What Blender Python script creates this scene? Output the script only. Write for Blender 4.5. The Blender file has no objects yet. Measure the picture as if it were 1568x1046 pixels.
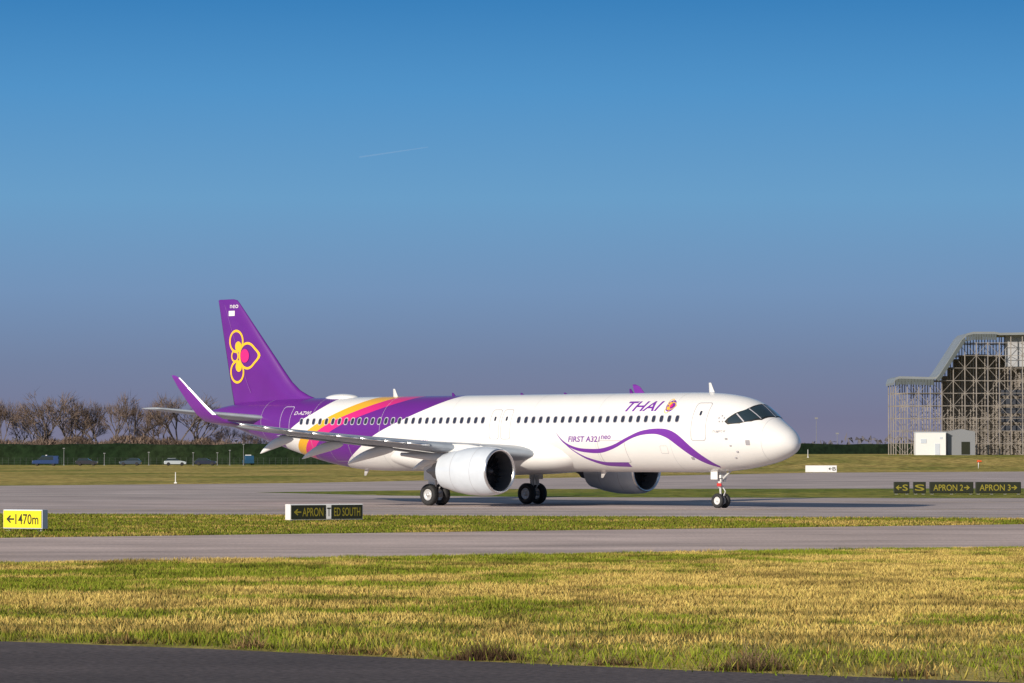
import bpy, bmesh, math, random
import numpy as np
from mathutils import Vector, Matrix
random.seed(7); rng=np.random.default_rng(7)
scene=bpy.context.scene
R=math.radians

def lin(r,g,b):
    f=lambda c:(c/255/12.92 if c/255<=.04045 else ((c/255+.055)/1.055)**2.4)
    return (f(r),f(g),f(b),1)
# ---------------------------------------------------------------- helpers
def pchip(xs,ys):
    x=np.array(xs,float); y=np.array(ys,float); h=np.diff(x); d=np.diff(y)/h
    m=np.zeros(len(x)); m[0]=d[0]; m[-1]=d[-1]
    for i in range(1,len(x)-1):
        if d[i-1]*d[i]>0:
            w1=2*h[i]+h[i-1]; w2=h[i]+2*h[i-1]; m[i]=(w1+w2)/(w1/d[i-1]+w2/d[i])
    def f(q):
        q=min(max(q,x[0]),x[-1]); i=min(int(np.searchsorted(x,q,side='right'))-1,len(h)-1)
        t=(q-x[i])/h[i]; a=y[i]; b=y[i+1]
        return float((2*t**3-3*t**2+1)*a+(t**3-2*t**2+t)*h[i]*m[i]+(-2*t**3+3*t**2)*b+(t**3-t**2)*h[i]*m[i+1])
    return f
def ss(t): 
    t=np.clip(t,0,1); return t*t*(3-2*t)

def link(ob,parent=None):
    scene.collection.objects.link(ob)
    if parent: ob.parent=parent
    return ob
def empty(name,loc=(0,0,0),rz=0):
    e=bpy.data.objects.new(name,None); e.location=loc; e.rotation_euler=(0,0,rz); e.empty_display_size=.5
    return link(e)
class MB:
    def __init__(s): s.v=[]; s.f=[]; s.m=[]
    def add(s,vs,fs,mi=0):
        o=len(s.v); s.v+=[tuple(v) for v in vs]; s.f+=[tuple(i+o for i in f) for f in fs]; s.m+=[mi]*len(fs)
    def box(s,c,size,mi=0,M=None):
        a,b,d=[q/2 for q in size]
        vs=[Vector((x,y,z)) for x in(-a,a) for y in(-b,b) for z in(-d,d)]
        if M: vs=[M@v for v in vs]
        vs=[v+Vector(c) for v in vs]
        s.add(vs,[(0,1,3,2),(4,6,7,5),(0,4,5,1),(2,3,7,6),(0,2,6,4),(1,5,7,3)],mi)
    def beam(s,p,q,w,mi=0,n=4,w2=None):
        p=Vector(p);q=Vector(q); d=(q-p)
        if d.length<1e-6: return
        w2=w if w2 is None else w2
        d.normalize(); a=Vector((0,0,1)) if abs(d.z)<.9 else Vector((1,0,0))
        u=d.cross(a).normalized(); k=d.cross(u)
        vs=[]
        for c,r in((p,w),(q,w2)):
            for i in range(n):
                t=2*math.pi*(i+.5)/n; vs.append(c+u*math.cos(t)*r+k*math.sin(t)*r)
        fs=[(i,(i+1)%n,n+(i+1)%n,n+i) for i in range(n)]
        fs+=[tuple(range(n-1,-1,-1)),tuple(range(n,2*n))]
        s.add(vs,fs,mi)
    def rev(s,prof,c,axis='x',n=48,mi=0,sq=(1,1)):
        vs=[]
        for a,r in prof:
            for i in range(n):
                t=2*math.pi*i/n
                if axis=='x': vs.append((c[0]+a,c[1]+r*math.sin(t)*sq[0],c[2]+r*math.cos(t)*sq[1]))
                else: vs.append((c[0]+r*math.sin(t),c[1]+a,c[2]+r*math.cos(t)))
        fs=[]
        for j in range(len(prof)-1):
            for i in range(n):
                k=(i+1)%n; fs.append((j*n+i,j*n+k,(j+1)*n+k,(j+1)*n+i))
        s.add(vs,fs,mi)
    def extr(s,poly,y0,y1,mi=0):
        n=len(poly); vs=[(x,y0,z) for x,z in poly]+[(x,y1,z) for x,z in poly]
        fs=[tuple(range(n)),tuple(range(2*n-1,n-1,-1))]+[(i,n+i,n+(i+1)%n,(i+1)%n) for i in range(n)]
        s.add(vs,fs,mi)
    def build(s,name,mats,parent=None,smooth=False,bevel=0):
        me=bpy.data.meshes.new(name); me.from_pydata(s.v,[],s.f)
        for m in (mats if isinstance(mats,(list,tuple)) else [mats]): me.materials.append(m)
        me.polygons.foreach_set('material_index',s.m)
        bm=bmesh.new(); bm.from_mesh(me); bmesh.ops.recalc_face_normals(bm,faces=bm.faces); bm.to_mesh(me); bm.free()
        if smooth: me.polygons.foreach_set('use_smooth',[True]*len(me.polygons))
        me.update()
        ob=bpy.data.objects.new(name,me); link(ob,parent)
        if bevel:
            b=ob.modifiers.new('bevel','BEVEL'); b.width=bevel; b.segments=2; b.limit_method='ANGLE'
        return ob

# ---------------------------------------------------------------- materials
def mat(name,col,rough=.5,metal=0,coat=0,noise=0,nscale=3,bump=0,bscale=20):
    m=bpy.data.materials.new(name); m.use_nodes=True; nt=m.node_tree; b=nt.nodes['Principled BSDF']
    if len(col)==3: col=(*col,1)
    b.inputs['Base Color'].default_value=col; b.inputs['Roughness'].default_value=rough; b.inputs['Metallic'].default_value=metal
    b.inputs['Coat Weight'].default_value=coat; b.inputs['Coat Roughness'].default_value=.08
    tc=nt.nodes.new('ShaderNodeTexCoord')
    if noise:
        n=nt.nodes.new('ShaderNodeTexNoise'); n.inputs['Scale'].default_value=nscale; n.inputs['Detail'].default_value=6
        nt.links.new(tc.outputs['Object'],n.inputs['Vector'])
        mr=nt.nodes.new('ShaderNodeMapRange'); mr.inputs[1].default_value=.3; mr.inputs[2].default_value=.7; mr.inputs[3].default_value=1-noise; mr.inputs[4].default_value=1+noise
        nt.links.new(n.outputs[0],mr.inputs[0])
        v=nt.nodes.new('ShaderNodeVectorMath'); v.operation='SCALE'; v.inputs[0].default_value=col[:3]
        nt.links.new(mr.outputs[0],v.inputs['Scale']); nt.links.new(v.outputs[0],b.inputs['Base Color'])
    if bump:
        n=nt.nodes.new('ShaderNodeTexNoise'); n.inputs['Scale'].default_value=bscale; n.inputs['Detail'].default_value=4
        nt.links.new(tc.outputs['Object'],n.inputs['Vector'])
        bp=nt.nodes.new('ShaderNodeBump'); bp.inputs['Strength'].default_value=bump; bp.inputs['Distance'].default_value=.05
        nt.links.new(n.outputs[0],bp.inputs['Height']); nt.links.new(bp.outputs[0],b.inputs['Normal'])
    return m
WHITE=(.80,.79,.78); PURPLE=(.125,.014,.24); PINK=(.62,.02,.20); YELLOW=(.80,.42,.02)
m_white=mat('white_paint',WHITE,.3,0,.5,.03,.7)
m_purple=mat('purple_paint',PURPLE,.3,0,.5,.08,.6)
m_pink=mat('pink_paint',PINK,.35); m_yellow=mat('gold_paint',(.85,.5,.03),.35)
m_wing=mat('wing_grey_paint',(.33,.37,.42),.35,0,.2,.10,1.2)
m_metal=mat('bare_metal',(.75,.75,.76),.25,.9,0,.05,3)
m_dmetal=mat('dark_metal',(.12,.12,.13),.4,.7)
m_strut=mat('gear_paint',(.6,.6,.6),.4,0,0,.1,6)
m_tyre=mat('tyre_rubber',(.02,.02,.022),.75,0,0,.2,8)
m_glass=mat('dark_glass',(.02,.035,.045),.06,0,1)
m_pane=mat('window_pane',(.03,.035,.06),.15)
m_frame=mat('window_frame',(.45,.45,.5),.4)
m_line=mat('panel_line',(.33,.32,.35),.6)
m_black=mat('black_matt',(.012,.012,.014),.6)
m_red=mat('red_paint',(.5,.03,.03),.5)
m_nac=mat('nacelle_paint',(.60,.65,.72),.22,0,.6,.05,1.5)

# ================================================================ AIRCRAFT
# local axes: +x forward, +y port, z up; origin on the ground midway between the main legs
NOSE=21.97; C=3.89
plane=empty('passenger_airplane',(-1.5,200,0),-R(43.7))
ST=[(0,-.6,-.6,0),(.05,-.38,-.83,.26),(.25,-.06,-1.05,.56),(.5,.15,-1.2,.78),(1,.48,-1.42,1.07),(1.5,.8,-1.57,1.29),(2,1.2,-1.68,1.46),
(2.6,1.56,-1.79,1.61),(3.2,1.75,-1.88,1.72),(3.9,1.88,-1.95,1.82),(5,2.0,-2.03,1.92),(6.5,2.06,-2.07,1.97),(8,2.07,-2.07,1.975),
(29,2.07,-2.07,1.975),(31,2.07,-2.02,1.965),(33,2.06,-1.8,1.92),(35,2.05,-1.42,1.8),(37,2.02,-.95,1.6),(39,1.96,-.42,1.32),(41,1.85,.1,.98),
(42.5,1.7,.5,.68),(43.7,1.52,.82,.4),(44.4,1.38,.95,.22)]
us=[math.sqrt(a[0]) for a in ST]
fT=pchip(us,[a[1] for a in ST]); fB=pchip(us,[a[2] for a in ST]); fW=pchip(us,[a[3] for a in ST])
def fus(s):
    u=math.sqrt(max(s,0)); t=fT(u); b=fB(u); return (t+b)/2,max((t-b)/2,1e-4),max(fW(u),1e-4)
def p_phi(s,phi,off=0):   # phi from the crown, positive to starboard
    c,h,w=fus(s); y=-math.sin(phi); z=math.cos(phi)
    n=Vector((0,y/w,z/h)).normalized()
    c2,h2,w2=fus(s+.05); 
    P=Vector((NOSE-s,w*y,C+c+h*z)); Q=Vector((NOSE-s-.05,w2*y,C+c2+h2*z))
    tan=(Q-P).normalized(); n=(n-tan*n.dot(tan)).normalized()
    return P+n*off
def p_side(t,z,off=0):
    s=NOSE-t; c,h,w=fus(s); r=max(-1,min(1,(z-C-c)/h)); return p_phi(s,math.acos(r),off)

def livery():
    m=bpy.data.materials.new('fuselage_livery'); m.use_nodes=True; nt=m.node_tree; b=nt.nodes['Principled BSDF']; L=nt.links
    b.inputs['Roughness'].default_value=.3; b.inputs['Coat Weight'].default_value=.5; b.inputs['Coat Roughness'].default_value=.1
    tc=nt.nodes.new('ShaderNodeTexCoord'); sep=nt.nodes.new('ShaderNodeSeparateXYZ'); L.new(tc.outputs['Object'],sep.inputs[0])
    mz=nt.nodes.new('ShaderNodeMapRange'); mz.inputs[1].default_value=1.7; mz.inputs[2].default_value=6.0; L.new(sep.outputs[2],mz.inputs[0])
    mx=nt.nodes.new('ShaderNodeMapRange'); mx.inputs[1].default_value=-18; mx.inputs[2].default_value=2; L.new(sep.outputs[0],mx.inputs[0])
    zs=[1.7,2.25,2.95,3.85,4.57,5.18,5.95]
    B={'tail':[-16,-15.6,-15.0,-14.1,-12.9,-11.7,-10.7],
       'white':[-14.6,-14.2,-13.6,-12.5,-11.1,-9.7,-7.7],
       'yellow':[-13.9,-13.5,-12.8,-11.6,-10.1,-8.4,-6.0],
       'pink':[-13.1,-12.6,-11.9,-10.5,-8.8,-6.9,-4.3],
       'front':[-10.6,-9.6,-8.2,-6.5,-4.7,-3.1,-1.2]}
    cols=[('tail',WHITE),('white',YELLOW),('yellow',PINK),('pink',PURPLE),('front',WHITE)]
    n=nt.nodes.new('ShaderNodeTexNoise'); n.inputs['Scale'].default_value=.8; L.new(tc.outputs['Object'],n.inputs['Vector'])
    prev=None
    for key,col in cols:
        fc=nt.nodes.new('ShaderNodeFloatCurve'); cu=fc.mapping.curves[0]
        pts=[((z-1.7)/4.3,(x+18)/20) for z,x in zip(zs,B[key])]
        cu.points[0].location=pts[0]; cu.points[1].location=pts[-1]
        for p in pts[1:-1]: cu.points.new(*p)
        fc.mapping.update(); fc.inputs[0].default_value=1
        L.new(mz.outputs[0],fc.inputs[1])
        g=nt.nodes.new('ShaderNodeMath'); g.operation='GREATER_THAN'; L.new(mx.outputs[0],g.inputs[0]); L.new(fc.outputs[0],g.inputs[1])
        mix=nt.nodes.new('ShaderNodeMix'); mix.data_type='RGBA'
        L.new(g.outputs[0],mix.inputs[0])
        if prev: L.new(prev,mix.inputs[6])
        else: mix.inputs[6].default_value=(*PURPLE,1)
        mix.inputs[7].default_value=(*col,1); prev=mix.outputs[2]
    mr=nt.nodes.new('ShaderNodeMapRange'); mr.inputs[3].default_value=.94; mr.inputs[4].default_value=1.03; L.new(n.outputs[0],mr.inputs[0])
    v=nt.nodes.new('ShaderNodeVectorMath'); v.operation='SCALE'; L.new(prev,v.inputs[0]); L.new(mr.outputs[0],v.inputs['Scale'])
    L.new(v.outputs[0],b.inputs['Base Color'])
    return m
m_liv=livery()

mb=MB(); N=96
sl=[ (i/40*math.sqrt(8))**2 for i in range(41)]+[8+.5*i for i in range(1,73)]+[44.2,44.4]
sl=sorted(set(sl))
vs=[]
for s in sl:
    c,h,w=fus(s)
    for i in range(N):
        a=2*math.pi*i/N; vs.append((NOSE-s,-w*math.sin(a),C+c+h*math.cos(a)))
fs=[(j*N+i,j*N+(i+1)%N,(j+1)*N+(i+1)%N,(j+1)*N+i) for j in range(len(sl)-1) for i in range(N)]
fs.append(tuple(range((len(sl)-1)*N,len(sl)*N)))
mb.add(vs,fs); mb.build('fuselage',m_liv,plane,True)
mb=MB(); mb.rev([(0,.2),(-.12,.19),(-.12,.001)],(NOSE-44.4,0,C+1.165),'x',24); mb.build('apu_exhaust',m_dmetal,plane,True)
# wing-body fairing
mb=MB(); sec=[(13.6,1.2,.4),(14.6,1.75,.85),(16,2.1,1.05),(18,2.25,1.14),(21,2.3,1.2),(24,2.25,1.15),(26,2.0,1.0),(27.6,1.6,.75),(29,1.1,.35)]
vs=[]; n=64
fw=pchip([a[0] for a in sec],[a[1] for a in sec]); fh=pchip([a[0] for a in sec],[a[2] for a in sec])
sls=np.linspace(13.6,29,50)
for s in sls:
    for i in range(n):
        a=2*math.pi*i/n; ca,sa=math.cos(a),math.sin(a); e=.8
        vs.append((NOSE-s,fw(s)*abs(sa)**e*(1 if sa>0 else -1),C-1.08+fh(s)*abs(ca)**e*(1 if ca>0 else -1)))
fs=[(j*n+i,j*n+(i+1)%n,(j+1)*n+(i+1)%n,(j+1)*n+i) for j in range(49) for i in range(n)]+[tuple(range(n)),tuple(range(49*n,50*n))]
mb.add(vs,fs); mb.build('belly_fairing',m_white,plane,True)

def naca(x,tc): return 5*tc*(.2969*math.sqrt(x)-.126*x-.3516*x*x+.2843*x**3-.1036*x**4)
XI=[.5*(1-math.cos(math.pi*i/14)) for i in range(15)]
def loft(mb,secs,sign,cam=.0,mi=0):
    vs=[]; ring=28
    for sle,ch,y,z,tc,a in secs:
        nrm=Vector((0,-math.sin(a),math.cos(a)))
        loop=[(x,naca(x,tc)+cam*4*x*(1-x)) for x in XI]+[(x,-naca(x,tc)+cam*4*x*(1-x)) for x in reversed(XI[1:-1])]
        for x,t in loop:
            p=Vector((NOSE-sle-ch*x,y,z))+nrm*(t*ch); vs.append((p.x,p.y*sign,p.z))
    k=len(secs)
    fs=[(j*ring+i,j*ring+(i+1)%ring,(j+1)*ring+(i+1)%ring,(j+1)*ring+i) for j in range(k-1) for i in range(ring)]
    fs+=[tuple(range(ring)),tuple(range((k-1)*ring,k*ring))]
    mb.add(vs,fs,mi)
W=[(15.6,7.5,1.2,2.68,.13,0),(16.3,6.6,2.2,2.78,.13,0),(18.6,4.3,6.4,3.16,.12,0),(20.4,3.55,10,3.52,.11,0),(22.3,2.6,13.6,3.92,.11,0),(23.7,1.85,16.3,4.3,.1,.1)]
WL=[(23.7,1.85,16.3,4.3,.1,.1),(24.1,1.65,16.9,4.45,.1,.45),(24.5,1.45,17.3,4.8,.09,.9),(25.0,1.25,17.55,5.3,.09,1.2),(26.0,.85,17.8,6.2,.09,1.32),(26.6,.55,17.92,6.72,.08,1.35),(26.95,.25,17.95,6.85,.08,1.35)]
zw=lambda y: float(np.interp(y,[q[2] for q in W],[q[3] for q in W]))
sle=lambda y: float(np.interp(y,[q[2] for q in W],[q[0] for q in W]))
chd=lambda y: float(np.interp(y,[q[2] for q in W],[q[1] for q in W]))
m_wl=mat('winglet_purple',(.17,.025,.30),.3,0,.4)
m_liner=mat('intake_liner',(.09,.09,.095),.4); m_blade=mat('fan_blade',(.10,.10,.11),.35,.6); m_hub=mat('wheel_hub',(.55,.55,.56),.4,.3)
for sg,nm in((-1,'starboard'),(1,'port')):
    mb=MB(); loft(mb,W,sg,.01); mb.build('wing_'+nm,m_wing,plane,True)
    mb=MB(); loft(mb,WL,sg); mb.build('sharklet_'+nm,m_wl,plane,True)
    mb=MB(); 
    for a,b in zip(WL[2:-2],WL[3:-1]):
        pa=[Vector((NOSE-a[0]+.015,sg*(a[2]+.0),a[3])),Vector((NOSE-a[0]-.10*a[1],sg*(a[2]+.065*a[1]),a[3]))]
        pb=[Vector((NOSE-b[0]+.015,sg*(b[2]+.0),b[3])),Vector((NOSE-b[0]-.10*b[1],sg*(b[2]+.065*b[1]),b[3]))]
        mb.add(pa+pb,[(0,1,3,2)],0)
    mb.build('sharklet_stripe_'+nm,m_metal,plane)
    mb=MB()
    for i in range(8):
        y0=7.2+i*1.15; y1=y0+1.1
        mb.beam((NOSE-sle(y0)+.0,sg*y0,zw(y0)),(NOSE-sle(y1)+.0,sg*y1,zw(y1)),.07,0,10,.06)
    mb.build('slat_edge_'+nm,m_metal,plane,True)
    mb=MB()
    fl=[]
    for y in (2.4,6.3): fl.append((sle(y)+chd(y)-.55,1.05,y,zw(y)-.12,.12,0))
    loft(mb,fl,sg)
    fl=[]
    for y in (6.45,12.6): fl.append((sle(y)+chd(y)-.42,.8,y,zw(y)-.08,.12,0))
    loft(mb,fl,sg); mb.build('flap_'+nm,m_wing,plane,True)
    mb=MB()
    for y,l in((4.2,3.2),(7.6,3.6),(10.3,3.2),(12.9,2.6)):
        s0=sle(y)+chd(y)*.5; vsx=[]; n=16; K=14
        for j in range(K+1):
            q=j/K; r=.32*(math.sin(math.pi*q)**.6 if 0<q<1 else .02)*(1-.35*q)
            cx=NOSE-s0-q*l; cz=zw(y)-.3-.75*q*q
            for i in range(n):
                a=2*math.pi*i/n; vsx.append((cx,sg*y+.62*r*math.sin(a),cz+1.0*r*math.cos(a)))
        fsx=[(j*n+i,j*n+(i+1)%n,(j+1)*n+(i+1)%n,(j+1)*n+i) for j in range(K) for i in range(n)]
        mb.add(vsx,fsx)
    mb.build('flap_track_fairings_'+nm,m_white,plane,True)
    mb=MB(); loft(mb,[(37.5,4.4,.3,4.72,.1,0),(38.2,3.9,1.2,4.82,.1,0),(41.75,1.65,6.0,5.34,.09,0),(42.1,1.25,6.22,5.36,.07,0)],sg); mb.build('tailplane_'+nm,m_wing,plane,True)
    # engine
    ec=(6.75,sg*5.75,1.87)
    mb=MB()
    outer=[(-.10,1.175),(-.3,1.235),(-.7,1.275),(-1.3,1.29),(-2.1,1.26),(-2.9,1.15),(-3.5,1.02),(-3.85,.95)]
    mb.rev(outer,ec,'x',72,0)
    mb.rev([(-3.85,.95),(-3.84,.92),(-3.4,.9),(-2.8,.86)],ec,'x',72,2)
    lip=[(-.10,1.176),(-.04,1.15),(0,1.11),(-.01,1.08),(-.05,1.045),(-.12,1.02)]
    mb.rev(lip,ec,'x',72,1)
    mb.rev([(-.12,1.02),(-.4,1.0),(-.8,1.02),(-1.15,1.03)],ec,'x',72,3)
    mb.rev([(-1.15,1.03),(-1.16,.02)],ec,'x',72,4)
    mb.rev([(-2.8,.7),(-3.6,.66),(-4.4,.5),(-4.7,.44)],ec,'x',48,2)
    mb.rev([(-4.5,.36),(-4.8,.3),(-5.3,.12),(-5.5,.01)],ec,'x',32,2)
    mb.build('engine_nacelle_'+nm,[m_nac,m_metal,m_dmetal,m_liner,m_black],plane,True)
    mb=MB()
    mb.rev([(-.55,.01),(-.62,.1),(-.8,.2),(-1.1,.33)],ec,'x',32,1)
    for i in range(20):
        a=2*math.pi*i/20; vsb=[]
        for k in range(5):
            r=.3+k/4*.72; tw=.25+.35*k/4
            for e in(-1,1):
                da=e*.13*(1-.35*k/4)*(.3/r*1.1 if r>.5 else .9)
                x=-.98+e*.09*math.sin(tw+.5)*-1
                vsb.append((ec[0]+x,ec[1]+r*math.sin(a+da),ec[2]+r*math.cos(a+da)))
        mb.add(vsb,[(2*k,2*k+1,2*k+3,2*k+2) for k in range(4)],0)
    mb.build('engine_fan_'+nm,[m_blade,m_dmetal],plane,True)
    mb=MB()
    for xa in(-1.05,-2.55):
        rr_=float(np.interp(-xa,[-o[0] for o in outer],[o[1] for o in outer]))+.004
        mb.rev([(xa,rr_),(xa-.02,rr_)],ec,'x',72,0)
    mb.build('nacelle_seams_'+nm,m_line,plane)
    mb=MB(); loftv=[]
    for z,s0,s1 in((2.85,NOSE-6.2,NOSE-1.9),(3.12,NOSE-5.6,NOSE-1.2),(3.3,NOSE-4.3,NOSE-.9)):
        ring=[]
        for x in XI: ring.append((NOSE-s0-(s1-s0)*x,sg*5.75+.22*math.sin(math.pi*x)**.5*(1 if x<1 else 0),z))
        for x in reversed(XI[1:-1]): ring.append((NOSE-s0-(s1-s0)*x,sg*5.75-.22*math.sin(math.pi*x)**.5,z))
        loftv+=ring
    k=28
    fs=[(j*k+i,j*k+(i+1)%k,(j+1)*k+(i+1)%k,(j+1)*k+i) for j in range(2) for i in range(k)]+[tuple(range(k)),tuple(range(2*k,3*k))]
    mb.add(loftv,fs); 
    mb.beam((2.9,sg*5.75,2.55),(-.6,sg*5.75,2.75),.28,0,12,.1)
    mb.build('engine_pylon_'+nm,m_white,plane,True)
    mb=MB(); mb.add([(5.6,sg*5.75-.75*sg*1,2.95),(4.3,sg*5.75-.75*sg,2.92),(4.3,sg*5.75-.98*sg,3.22)],[(0,1,2)]); mb.build('nacelle_strake_'+nm,m_white,plane)
    def wheel(mb,c,r,w):
        k=w/2
        mb.rev([(-k*.6,r*.52),(-k*.95,r*.6),(-k,r*.8),(-k*.85,r*.93),(-k*.45,r),(k*.45,r),(k*.85,r*.93),(k,r*.8),(k*.95,r*.6),(k*.6,r*.52)],c,'y',36,0)
        for e in(-1,1):
            mb.rev([(e*k*.6,r*.54),(e*k*.75,r*.5),(e*k*.35,r*.4),(e*k*.35,r*.2),(e*k*.8,r*.17),(e*k*.85,.001)],c,'y',24,1)
    mb=MB(); wheel(mb,(0,sg*3.8-.44,.58),.58,.4); wheel(mb,(0,sg*3.8+.44,.58),.58,.4); mb.build('main_wheels_'+nm,[m_tyre,m_hub],plane,True)
    mb=MB()
    mb.beam((0,sg*3.35,.58),(0,sg*4.25,.58),.1,0,12)
    mb.beam((0,sg*3.8,.58),(0,sg*3.8,1.5),.09,0,14); mb.beam((0,sg*3.8,1.4),(-.05,sg*3.75,2.8),.15,0,14)
    mb.beam((0,sg*3.7,1.9),(.1,sg*2.3,2.5),.07,0,8); mb.beam((0,sg*3.8,2.0),(.7,sg*3.8,2.7),.05,0,8)
    mb.beam((.2,sg*3.8,.75),(.42,sg*3.8,1.1),.04,0); mb.beam((.42,sg*3.8,1.1),(.15,sg*3.8,1.5),.04,0)
    mb.beam((-.1,sg*3.8,.7),(-.25,sg*3.8,2.4),.02,1,6)
    mb.build('main_gear_leg_'+nm,[m_strut,m_black],plane,True)
    mb=MB(); mb.box((-.02,sg*4.12,2.05),(1.0,.05,1.35)); mb.box((0,sg*4.05,1.3),(.55,.04,.5)); mb.build('main_gear_door_'+nm,m_white,plane,False,.01)
# nose gear
mb=MB(); wheel(mb,(16.9,-.25,.38),.38,.22); wheel(mb,(16.9,.25,.38),.38,.22); mb.build('nose_wheels',[m_tyre,m_strut],plane,True)
mb=MB(); mb.beam((16.9,-.3,.38),(16.9,.3,.38),.06,0,10); mb.beam((16.9,0,.38),(16.85,0,1.2),.055,0,12); mb.beam((16.86,0,1.05),(16.75,0,2.2),.1,0,12)
mb.beam((16.85,0,1.35),(17.8,0,2.1),.05,0,8); mb.beam((17.05,0,.55),(17.2,0,.85),.03,0); mb.beam((17.2,0,.85),(17,0,1.15),.03,0)
mb.box((17.02,0,1.62),(.12,.42,.16),1); mb.box((17.02,-.1,1.42),(.1,.14,.14),0); mb.box((17.02,.12,1.42),(.1,.14,.14),0)
mb.box((16.95,-.2,1.2),(.3,.02,.16),2)
mb.build('nose_gear_leg',[m_strut,m_white,m_red],plane,False)
mb=MB()
for e in(-1,1): mb.box((16.75,e*.36,1.68),(.45,.03,.42),0)
mb.build('nose_gear_doors',m_white,plane,False,.01)
# fin
FIN=[(5.3,34.9,42.25),(5.9,35.3,42.37),(6.1,35.95,42.42),(6.4,36.65,42.5),(6.9,37.35,42.6),(7.6,38.05,42.77),(9.5,39.88,43.2),(11.55,41.85,43.65),(11.72,42.05,43.7),(11.78,42.35,43.6)]
fLE=lambda z: float(np.interp(z,[a[0] for a in FIN],[a[1] for a in FIN])); fTE=lambda z: float(np.interp(z,[a[0] for a in FIN],[a[2] for a in FIN]))
mb=MB(); vs=[]
for z,a,b in FIN:
    tc=.1 if z<11.7 else .05
    if z<7: tc=.1*(b-38)/(b-a)*1.0
    for x in XI: vs.append((NOSE-a-(b-a)*x,-naca(x,tc)*(b-a),z))
    for x in reversed(XI[1:-1]): vs.append((NOSE-a-(b-a)*x,naca(x,tc)*(b-a),z))
k=28; nn=len(FIN)
mb.add(vs,[(j*k+i,j*k+(i+1)%k,(j+1)*k+(i+1)%k,(j+1)*k+i) for j in range(nn-1) for i in range(k)]+[tuple(range(k)),tuple(range((nn-1)*k,nn*k))])
mb.build('vertical_fin',m_purple,plane,True)
def p_fin(t,z,off=0):
    s=NOSE-t; a=fLE(z); b=fTE(z); x=min(1,max(0,(s-a)/(b-a))); tc=.1
    return Vector((t,-naca(x,tc)*(b-a)-off-.006,z))

# decals ------------------------------------------------------------
def decal(name,vs,fs,m,mapf,off,su=None,sv=.09,parent=plane):
    bm=bmesh.new(); bv=[bm.verts.new((v[0],v[1],0)) for v in vs]
    for f in fs:
        try: bm.faces.new([bv[i] for i in f])
        except ValueError: pass
    bmesh.ops.triangulate(bm,faces=[f for f in bm.faces if len(f.verts)>4])
    for ax,st in((0,su),(1,sv)):
        if not st: continue
        lo=min(v.co[ax] for v in bm.verts); hi=max(v.co[ax] for v in bm.verts)
        k=math.floor(lo/st)+1
        while k*st<hi:
            co=[0,0,0]; co[ax]=k*st; no=[0,0,0]; no[ax]=1
            bmesh.ops.bisect_plane(bm,geom=bm.verts[:]+bm.edges[:]+bm.faces[:],plane_co=co,plane_no=no); k+=1
    for v in bm.verts: v.co=mapf(v.co.x,v.co.y,off)
    me=bpy.data.meshes.new(name); bm.to_mesh(me); bm.free(); me.materials.append(m)
    return link(bpy.data.objects.new(name,me),parent)
def text2d(body,shear=0,bold=0):
    cu=bpy.data.curves.new('t','FONT'); cu.body=body; cu.shear=shear; cu.resolution_u=3; cu.offset=bold
    ob=bpy.data.objects.new('t',cu); scene.collection.objects.link(ob)
    dg=bpy.context.evaluated_depsgraph_get(); me=bpy.data.meshes.new_from_object(ob.evaluated_get(dg))
    v=np.array([tuple(p.co)[:2] for p in me.vertices]); f=[tuple(p.vertices) for p in me.polygons]
    bpy.data.objects.remove(ob); bpy.data.meshes.remove(me); bpy.data.curves.remove(cu)
    v-=v.min(0); v/=v.max(0); return v,f
def text_on(name,body,t0,t1,z0,z1,m,mapf=p_side,off=.006,shear=0,bold=.0,sv=.09):
    v,f=text2d(body,shear,bold); v=v*[t1-t0,z1-z0]+[t0,z0]; decal(name,v,f,m,mapf,off,None,sv)
def rrect(cx,cz,w,h,r,n=4):
    o=[]
    for qx,qz,a0 in((1,1,0),(-1,1,90),(-1,-1,180),(1,-1,270)):
        for i in range(n+1):
            a=R(a0+90*i/n); o.append((cx+qx*(w/2-r)+r*math.cos(a),cz+qz*(h/2-r)+r*math.sin(a)))
    return o
def outline(o1,o2):
    n=len(o1); return list(o1)+list(o2),[(i,(i+1)%n,n+(i+1)%n,n+i) for i in range(n)]
wv=[];wf=[];fv=[];ff=[]
t=-12.7; tw=[]
while t<16.0:
    if not(1.95<t<4.0) : tw.append(t)
    t+=.533
for t in tw:
    for lst,fl,(w,h) in((wv,wf,(.23,.33)),(fv,ff,(.31,.42))):
        o=rrect(t,4.58,w,h,w*.4); k=len(lst); lst+=o; fl.append(tuple(range(k,k+len(o))))
decal('cabin_window_frames',fv,ff,m_frame,p_side,.005,None,.1)
decal('cabin_window_panes',wv,wf,m_pane,p_side,.010,None,.1)
dv=[];df=[]
def door(cx,cz,w,h,r=.15,e=.03):
    a,b=outline(rrect(cx,cz,w,h,r),rrect(cx,cz,w-2*e,h-2*e,r-e*.5)); k=len(dv); dv.extend(a); df.extend([tuple(i+k for i in q) for q in b])
door(17.0,4.42,.95,1.95); door(2.6,4.35,.72,1.6); door(3.45,4.35,.72,1.6)
decal('door_outlines',dv,df,m_line,p_side,.006,.3,.1)
dv=[];df=[]; door(-14.2,4.5,.9,1.9); decal('rear_door_outline',dv,df,mat('light_line',(.5,.45,.6),.5),p_side,.006,.3,.1)
dv=[];df=[]; door(11.0,2.9,1.9,1.15,.1,.02); door(-9.6,2.9,1.7,1.1,.1,.02); door(14.6,3.0,.5,.4,.05,.012)
decal('cargo_door_outlines',dv,df,m_line,p_side,.0065,.3,.1)
dv=[];df=[]
for tt,zz in((2.6,4.65),(3.45,4.65),(17.0,4.85)):
    o=rrect(tt,zz,.14,.24,.06); k=len(dv); dv+=o; df.append(tuple(range(k,k+len(o))))
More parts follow.
